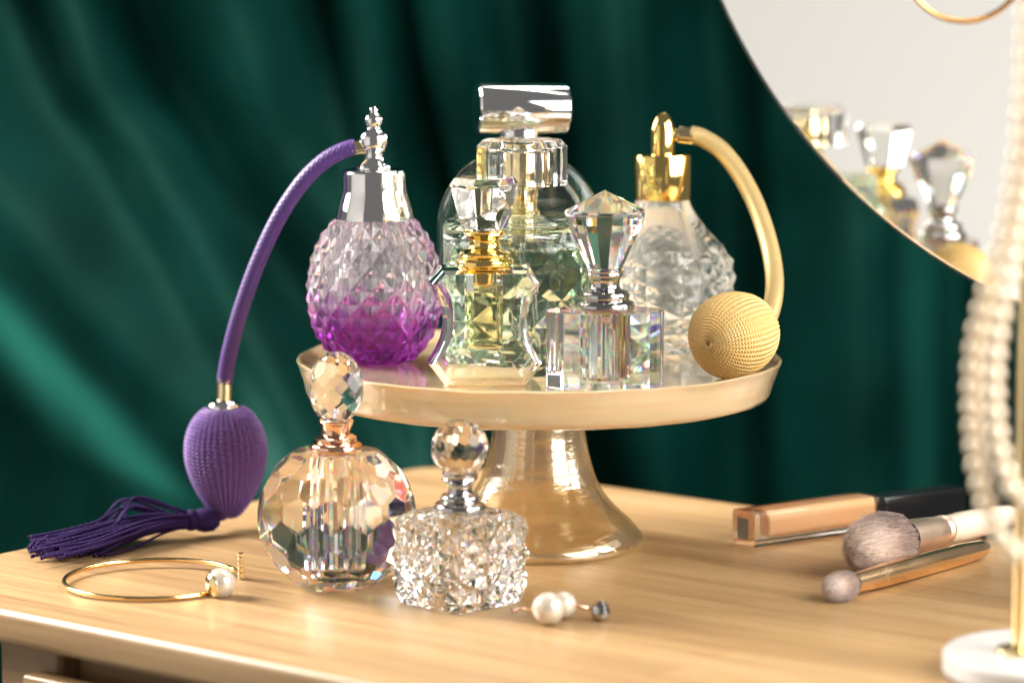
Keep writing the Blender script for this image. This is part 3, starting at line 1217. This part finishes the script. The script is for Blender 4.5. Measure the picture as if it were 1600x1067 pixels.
# ------------------------------------------------------------------ bottle with diamond stopper
db = thing('perfume_bottle', 'clear faceted prism perfume bottle with dark chrome collar and diamond shaped stopper', 'perfume bottle', (0.0316, -0.0755, FLOOR), math.radians(3), group='perfume bottles')
db.scale = (1, 1, 0.97)
pl = []
for k in range(12):
    a = 2 * PI * (k + .5) / 12
    pl.append((28.6 * math.cos(a) / math.cos(PI / 12), 18.0 * math.sin(a) / math.cos(PI / 12)))
V, F = prism(pl, 0, 38.6)
dm = MB().add(V, F)
dm.add(*fluted(10.2, 4.0, 38.0, 12, .10), flip=True)
build('bottle', dm, PRISM, db, bevel=0.3)
build('vial', MB().add(*lathe([(0, 5), (7.6, 5), (8.2, 6), (8.2, 33), (7.2, 33), (7.2, 7), (0, 7)], 40)), CLEAR, db, smooth=50)
collar('plug', [(7.9, 33.2), (8.3, 33.6), (8.3, 38.3)], STEEL, db, 32)
collar('collar', [(13.4, 38.7), (14.4, 39.4), (14.7, 41), (14, 43), (11.6, 44), (11.9, 45), (12.2, 46.6), (11, 48.4), (8.2, 49.2), (7.2, 50.8), (7.2, 53), (8.2, 55), (9.0, 56), (9.2, 57), (8.8, 57.8), (9.2, 58.4), (9.1, 59.2), (8.4, 59.6)], STEEL, db, 56)
build('stopper', MB().add(*ring_solid([(8.2, 59.7), (8.6, 60.0), (16.4, 77.5), (18.6, 82.6), (20.0, 88.0), (19.6, 89.0), (0, 99.2)], 16, .1)), PRISM, db, bevel=0.12)

# ------------------------------------------------------------------ round faceted crystal bottle on the table
cb = thing('perfume_bottle', 'round faceted crystal perfume bottle with rose gold collar and egg shaped stopper', 'perfume bottle', (-0.0985, -0.1030, 0.0003), math.radians(12), group='perfume bottles')
rows = []
for i, lat in enumerate((-66, -47, -28.5, -9.5, 9.5, 28.5, 47, 66)):
    rows.append((lat, 14, 0.5 * (i % 2)))
pls = ball_planes(37.6, rows)
pls += [((0, 0, 1), 32.0), ((0, 0, -1), 34.3)]
V, F = planes_poly(pls, (0, 0, 34.3))
crb = MB().add(V, F)
crb.add(*fluted(9.6, 15, 66.0, 12, .12), flip=True)
build('bottle', crb, PRISM, cb, bevel=0.18)
collar('collar', [(12.2, 66.4), (13.0, 67), (13.2, 68.6), (12.2, 70.2), (9.8, 70.8), (10.2, 71.6), (10.2, 73), (9, 74), (7.0, 74.6), (7.0, 77), (8.0, 79.6), (8.4, 80.8), (8.0, 81.4)], ROSE, cb, 56)
rows = [(-60, 10, 0), (-36, 10, .5), (-12, 10, 0), (12, 10, .5), (36, 10, 0), (60, 8, .5)]
ep = ball_planes(12.8, rows, 1, 1.36) + [((0, 0, -1), 15.5), ((0, 0, 1), 17.0)]
build('stopper', MB().add(*planes_poly(ep, (0, 0, 97.0))), CRYSTAL_W, cb, bevel=0.12)

# ------------------------------------------------------------------ square hobnail crystal bottle
sq = thing('perfume_bottle', 'square deeply cut crystal perfume bottle with chrome collar and ball stopper', 'perfume bottle', (-0.0383, -0.1400, 0.0003), math.radians(47), group='perfume bottles')


def sqr(a):
    c, s = abs(math.cos(a)), abs(math.sin(a))
    p = 13.0
    return (c ** p + s ** p) ** (-1 / p)


spf = interp([(21.4, 0), (23.0, 2.0), (23.2, 12), (23.2, 24), (23.2, 36), (22.6, 41.5), (18, 43.6)])
V, F, m_ = hobnail(spf, 12, 8, 1.35, rfun=sqr, seed=21, jit=.5)
a, b = close_ends(V, F, m_)
smb = MB().add(a, b)
smb.add(*lathe([(0, 8), (9, 8), (10.5, 10), (10.5, 43.0), (0, 43.0)], 20), flip=True)
build('bottle', smb, CRYSTAL, sq, bevel=0.3)
collar('collar', [(11.4, 43.7), (12.2, 44.3), (12.4, 46), (11.4, 47.6), (8.6, 48.4), (9.2, 49), (9.4, 50.4), (8.4, 51.6), (6.4, 52.4), (5.8, 54.5), (6.2, 57), (7.8, 58.4), (8.6, 59.2), (8.2, 60), (8.7, 60.6), (8.6, 61.8), (7.6, 62.2)], STEEL, sq, 56)
rows = [(-66, 8, 0), (-44, 14, .5), (-22, 14, 0), (0, 14, .5), (22, 14, 0), (44, 14, .5), (66, 8, 0)]
bpz = ball_planes(13.3, rows) + [((0, 0, -1), 11.6), ((0, 0, 1), 12.9)]
build('stopper', MB().add(*planes_poly(bpz, (0, 0, 73.9))), CRYSTAL_W, sq, bevel=0.12)

# ------------------------------------------------------------------ bangle and pearl pin
bg = thing('bangle', 'thin open gold bangle with a pearl tip lying on the table', 'bangle', (-0.1895, -0.0985, 0))
BR = 42.0
pts = []
for k in range(90):
    a = math.radians(-42 - 294 * k / 89)   # clockwise from pearl, round the front and left, to the back right
    z = 1.4 + 2.6 * (0.5 - 0.5 * math.cos(PI * k / 89))
    pts.append((BR * math.cos(a), BR * 0.98 * math.sin(a), z))
pts.append((pts[-1][0] + 3.2, pts[-1][1] - 3.2, pts[-1][2]))
build('wire', MB().add(*tube(pts, 1.25, 14, lambda a, s: 0.05 * math.sin(s * 1.3 + 2 * a))), BANGLE, bg, smooth=180)
p0 = Vector(pts[0])
pc = p0 + Vector((5.5, -1.2, 5.2))
build('pearl', MB().add(*xform(lathe([(7.4 * math.sin(PI * k / 24) if 0 < k < 24 else 0, -7.4 * math.cos(PI * k / 24)) for k in range(25)], 36), Matrix.Translation(pc))), PEARL, bg, smooth=180)
cupd = Vector((-0.86, -.40, -.1)).normalized()
cup = [(7.62 * math.sin(t), 7.62 * math.cos(t)) for t in [math.radians(58 - 58 * k / 10) for k in range(10)]] + [(0, 7.62)]
build('pearl_cup', MB().add(*xform(lathe([(6.2, 3.8)] + cup, 32), Matrix.Translation(pc) @ align(cupd))), GOLDP, bg, smooth=180)
pe = Vector(pts[-1])
bar = MB()
bar.add(*tube([pe + Vector((1.2, -1.2, -3.6)), pe + Vector((1.2, -1.2, 9.0))], 1.7, 10))
bb_ = build('bar', bar, GOLDP, bg, smooth=40)
for k in range(5):
    bar2 = MB().add(*planes_poly([(n_, d_) for n_, d_ in ball_planes(1.15, [(-45, 5, 0), (0, 6, .5), (45, 5, 0)])], pe + Vector((1.2, -3.1, -2.2 + 2.5 * k))))
    build('crystal', bar2, CLEAR, bb_)

er = thing('pearl_pin', 'small pin with two pearls and dark crystal tip lying beside the square bottle', 'jewellery', (0.0030, -0.1880, 0))
sph = lambda r, c: xform(lathe([(r * math.sin(PI * k / 24) if 0 < k < 24 else 0, -r * math.cos(PI * k / 24)) for k in range(25)], 36), Matrix.Translation(c))
build('pearl', MB().add(*sph(7.6, (0, 0, 7.6))), PEARL, er, smooth=180)
build('pearl', MB().add(*sph(6.4, (7.0, 13.2, 6.4))), PEARL, er, smooth=180)
build('wire', MB().add(*tube([(2, 3, 7.5), (5, 10, 7), (12, 11, 6.8), (22, 9, 5)], 0.8, 12)), ROSE, er, smooth=180)
build('crystal_tip', MB().add(*planes_poly(ball_planes(4.4, [(-50, 6, 0), (-15, 9, .5), (15, 9, 0), (50, 6, .5)]), (24, 8, 4.4))), STEEL, er, bevel=.1)
build('wire', MB().add(*tube([(-6, 4, 6), (-12, 12, 5), (-16, 20, 2), (-17, 28, 1)], 0.8, 12)), ROSE, er, smooth=180)

# ------------------------------------------------------------------ concealer tube
c0 = atz(1178, 858)
c1 = atz(1530, 808)
cang = math.atan2(c1.y - c0.y, c1.x - c0.x)
ct = thing('concealer_tube', 'clear square tube of peach liquid concealer with black cap lying on table', 'cosmetic tube', (c0.x, c0.y, 0.0003), cang)


def barx(x0, x1, y0, y1, z0, z1, rc, re):
    V, F = slab(y0, y1, z0, z1, x0, x1, rc, re, 4)
    return [(z, x, y) for x, y, z in V], F


tb = MB().add(*barx(0, 84, 0, 18.5, 0, 18.5, 2.6, 1.0))
build('tube', tb, CLEAR, ct, smooth=40)
build('cream', MB().add(*barx(11, 83.9, 2.4, 16.1, 4.0, 16.4, 3.5, 1.5)), CREAMM, ct, smooth=40)
build('end_label', MB().add(*barx(-0.25, -0.05, 4.6, 13.6, 3.6, 14.8, 0.8, 0.05)), principled('grey_label', (0.13, 0.12, 0.105), 0.45), ct)
build('neck_ring', MB().add(*barx(84.1, 90, .6, 17.9, .6, 17.9, 2.4, .6)), BLACKP, ct, smooth=40)
build('cap', MB().add(*barx(90.2, 148, 0.8, 17.7, 0.8, 16.8, 2.6, 1.0)), BLACKP, ct, smooth=40)


# ------------------------------------------------------------------ make-up brushes
def hair_mat(name, lo, hi, tip):
    m, nt, b, out = mat(name)
    tc = node(nt, 'ShaderNodeTexCoord')
    sp = node(nt, 'ShaderNodeSeparateXYZ')
    mr = node(nt, 'ShaderNodeMapRange')
    mr.inputs['From Min'].default_value = lo
    mr.inputs['From Max'].default_value = hi
    cr = node(nt, 'ShaderNodeValToRGB')
    e = cr.color_ramp.elements
    e[0].position, e[0].color = 0.0, (*tip, 1)
    e[1].position, e[1].color = 1.0, (0.12, 0.065, 0.055, 1)
    x = e.new(0.4)
    x.color = (0.38, 0.265, 0.22, 1)
    nt.links.new(tc.outputs['Object'], sp.inputs[0])
    nt.links.new(sp.outputs['X'], mr.inputs['Value'])
    nt.links.new(mr.outputs[0], cr.inputs[0])
    mp = node(nt, 'ShaderNodeMapping')
    mp.inputs['Scale'].default_value = (60, 1500, 1500)
    nz = node(nt, 'ShaderNodeTexNoise')
    nz.inputs['Scale'].default_value = 1
    mr2 = node(nt, 'ShaderNodeMapRange')
    mr2.inputs['From Min'].default_value = 0.3
    mr2.inputs['From Max'].default_value = 0.7
    mr2.inputs['To Min'].default_value = 0.65
    mr2.inputs['To Max'].default_value = 1.2
    mm = node(nt, 'ShaderNodeVectorMath', operation='SCALE')
    nt.links.new(tc.outputs['Object'], mp.inputs[0])
    nt.links.new(mp.outputs[0], nz.inputs['Vector'])
    nt.links.new(nz.outputs['Fac'], mr2.inputs['Value'])
    nt.links.new(cr.outputs[0], mm.inputs[0])
    nt.links.new(mr2.outputs[0], mm.inputs['Scale'])
    nt.links.new(mm.outputs[0], b.inputs['Base Color'])
    b.inputs['Roughness'].default_value = 0.55
    b.inputs['Sheen Weight'].default_value = 0.3
    return m


def brush(label, head, tail, hl, hr, fr, parts, nh, seed, tip):
    """head: centre of ferrule mouth, tail: point further up the handle. local +x runs up the handle"""
    d = (tail - head)
    o = thing('makeup_brush', label, 'brush', head, group='makeup brushes')
    o.rotation_euler = (0, -math.asin(d.normalized().z), math.atan2(d.y, d.x))
    rnd = random.Random(seed)
    shape = interp([(0.4, -hl), (hr * .45, -hl * .975), (hr * .78, -hl * .86), (hr * .97, -hl * .62), (hr * .99, -hl * .40), (hr * .88, -hl * .18), (fr * .96, 0), (fr * .9, 2)])
    core = lathe([(0, -hl * .93)] + [(shape(k / 20)[0] * .88, shape(k / 20)[1] * .94) for k in range(1, 21)], 40)
    hb = MB().add([(z, x, y) for x, y, z in core[0]], core[1])
    for i in range(nh):
        a = rnd.uniform(0, 2 * PI)
        q = rnd.random() ** .38
        # one hair: from the ferrule mouth out to the domed surface
        tt = rnd.uniform(0.0, 0.62) if rnd.random() < .8 else rnd.uniform(.0, .25)
        r_e, z_e = shape(tt)
        r_e *= rnd.uniform(.93, 1.07)
        z_e *= rnd.uniform(.96, 1.04)
        P0 = Vector((1, fr * .9 * q * math.cos(a), fr * .9 * q * math.sin(a)))
        P2 = Vector((z_e, r_e * math.cos(a + rnd.uniform(-.06, .06)), r_e * math.sin(a + rnd.uniform(-.06, .06))))
        P1 = P0.lerp(P2, .5) + Vector((0, math.cos(a), math.sin(a))) * (hr * .16)
        out = Vector((P2 - P1)).normalized()
        sd = out.cross(Vector((0, math.sin(a), -math.cos(a)))).normalized()
        sd2 = out.cross(sd)
        w0 = 0.17
        V = []
        for P, w_ in ((P0, w0), (P1, w0), (P2, .03)):
            for kk in range(3):
                an = 2 * PI * kk / 3
                V.append(P + (sd * math.cos(an) + sd2 * math.sin(an)) * w_)
        hb.add(V, [(k * 3 + j, k * 3 + (j + 1) % 3, (k + 1) * 3 + (j + 1) % 3, (k + 1) * 3 + j) for k in range(2) for j in range(3)])
    br_ = build('bristles', hb, hair_mat('bristle', -hl * MM, 0, tip), o)
    br_['kind'] = 'stuff'
    for nm, pr, m_ in parts:
        V, F = lathe([(0, pr[0][1])] + pr + [(0, pr[-1][1])], 48)
        build(nm, MB().add([(z, x, y) for x, y, z in V], F), m_, o, smooth=35)
    return o


BH = aty(1418, 838, -0.046)
bh0 = atz(1411, 842, 0.0150)
bt0 = atz(1535, 815, 0.0105)
brush('large fluffy makeup brush with rose gold ferrule and white handle', bh0, bt0, 47, 15.6, 9.0,
      [('ring', [(9.5, -.6), (9.7, 0), (9.5, .8)], BLACKR),
       ('ferrule', [(9.3, .9), (9.3, 6), (8.8, 18), (8.0, 32), (7.5, 38), (7.9, 38.6), (7.9, 39.6), (7.4, 40.2), (7.9, 41), (7.9, 42), (7.4, 42.6), (7.3, 44)], ROSEB),
       ('handle', [(7.2, 44.2), (7.6, 60), (7.3, 90), (6, 115), (4, 124), (2, 126)], WHITEP)], 5200, 5, (0.72, 0.59, 0.51))
sh0 = atz(1332, 911, 0.0068)
st0 = atz(1548, 853, 0.0052)
brush('slim small makeup brush with gold metal handle lying in front of the large brush', sh0, st0, 21, 7.3, 4.6,
      [('ring', [(4.9, -.4), (5.0, 0), (4.9, .4)], BLACKR),
       ('ferrule', [(4.7, .5), (5.0, 8), (5.6, 22), (5.8, 34)], ROSEG),
       ('handle', [(5.6, 34.2), (5.7, 36), (5.7, 70), (5.4, 100), (4.6, 118), (3, 123)], ROSEG)], 2000, 6, (0.62, 0.52, 0.47))

# ------------------------------------------------------------------ jewellery stand, pearl necklace and hoop in the foreground
js = thing('jewellery_stand', 'gold rod jewellery stand with white round base at the right edge', 'jewellery stand', (0.2010, -0.2860, 0.0003))
build('base', MB().add(*xform(lathe([(0, 0), (45, 0), (46.5, 1.2), (46.5, 8.2), (45, 9.6), (0, 9.6)], 96), Matrix.Translation((16, 2, 0)))), principled('white_marble', (0.38, 0.375, 0.37), 0.4), js, smooth=30)
build('rod', MB().add(*tube([(1.5, 0, 9.7), (1.5, 0, 330)], 3.3, 28)), GOLDB, js, smooth=60)
collar('flange', [(9.5, 9.7), (9.8, 10.4), (9.4, 12), (5, 13.2), (3.9, 14)], GOLDB, js, 36).location = (0.0015, 0, 0)
build('crossbar', MB().add(*tube([(1.5, 60, 333), (1.5, 0, 333.4), (3, -190, 333)], 3.4, 24)), GOLDB, js, smooth=60)

nk = thing('pearl_necklace', 'blurred strand of cream pearls hanging in the foreground at the right edge', 'necklace', (0.2010, -0.2900, 0.337))
JL = Vector(nk.location)
def natn(px, py, y):
    return aty(px, py, y - 0.145)


lpa = [natn(1606, -40, -.296), natn(1602, 120, -.297), natn(1592, 240, -.298), natn(1574, 350, -.299), natn(1545, 450, -.300), natn(1526, 530, -.300), natn(1520, 620, -.300), natn(1528, 730, -.300), natn(1553, 820, -.300), natn(1596, 866, -.300), natn(1640, 800, -.299), natn(1668, 710, -.298), natn(1668, 560, -.297), natn(1650, 400, -.296), natn(1630, 200, -.295), natn(1618, -40, -.295)]
lpb = [natn(1620, -40, -.306), natn(1612, 150, -.307), natn(1600, 300, -.308), natn(1578, 420, -.309), natn(1560, 510, -.310), natn(1553, 600, -.310), natn(1560, 690, -.310), natn(1580, 760, -.310), natn(1606, 785, -.310), natn(1632, 750, -.309), natn(1645, 640, -.308), natn(1640, 480, -.307), natn(1630, 260, -.306), natn(1624, -40, -.306)]
pm_ = None
for lp in (lpa, lpb):
    P = [((Vector(p) - JL) * 1000) for p in lp]
    hang = Vector((P[0].x, -.5 - (-290 + 287) * 0 , -.4))
    P = catmull(P, 30)
    build('thread', MB().add(*tube(P[::6], 0.5, 6)), PEARL, nk, smooth=180)
    s, nxt = 0, 0
    for a, b in zip(P, P[1:]):
        L_ = (b - a).length
        while nxt < s + L_:
            pos = a.lerp(b, (nxt - s) / L_)
            if pm_ is None:
                pm_ = build('pearl', MB().add(*sph(3.7, (0, 0, 0))), PEARL_W, nk, smooth=180)
                c = pm_
            else:
                c = pm_.copy()
                COL.objects.link(c)
                c.parent = nk
            c.location = pos * MM
            nxt += 7.3
        s += L_

hc = aty(1508, -64, -0.20)
hoop = build('hoop_bangle', MB().add(*tube([(27.5 * math.cos(2 * PI * k / 72), 5 * math.sin(4 * PI * k / 72) * 0, 27.5 * math.sin(2 * PI * k / 72)) for k in range(73)], 1.25, 14, cap=False)), metal('bronze_gold', (0.72, 0.44, 0.17), .12), None, smooth=180, loc=hc)
tag(hoop, 'thin bronze gold hoop hanging above, seen before the mirror at top right', 'bangle')
hk = build('hook_arm', MB().add(*tube([(-3, -1, 333), (-8, 30, 336), ((hc.x - 0.2010) * 1000, (hc.y + .286) * 1000 + 6, (hc.z * 1000 + 27.5 - 1.6 - 2.6)), ((hc.x - 0.2010) * 1000, (hc.y + .286) * 1000 - 6, (hc.z * 1000 + 27.5 - 1.6 - 2.2))], 2.0, 14)), GOLDB, js, smooth=180)
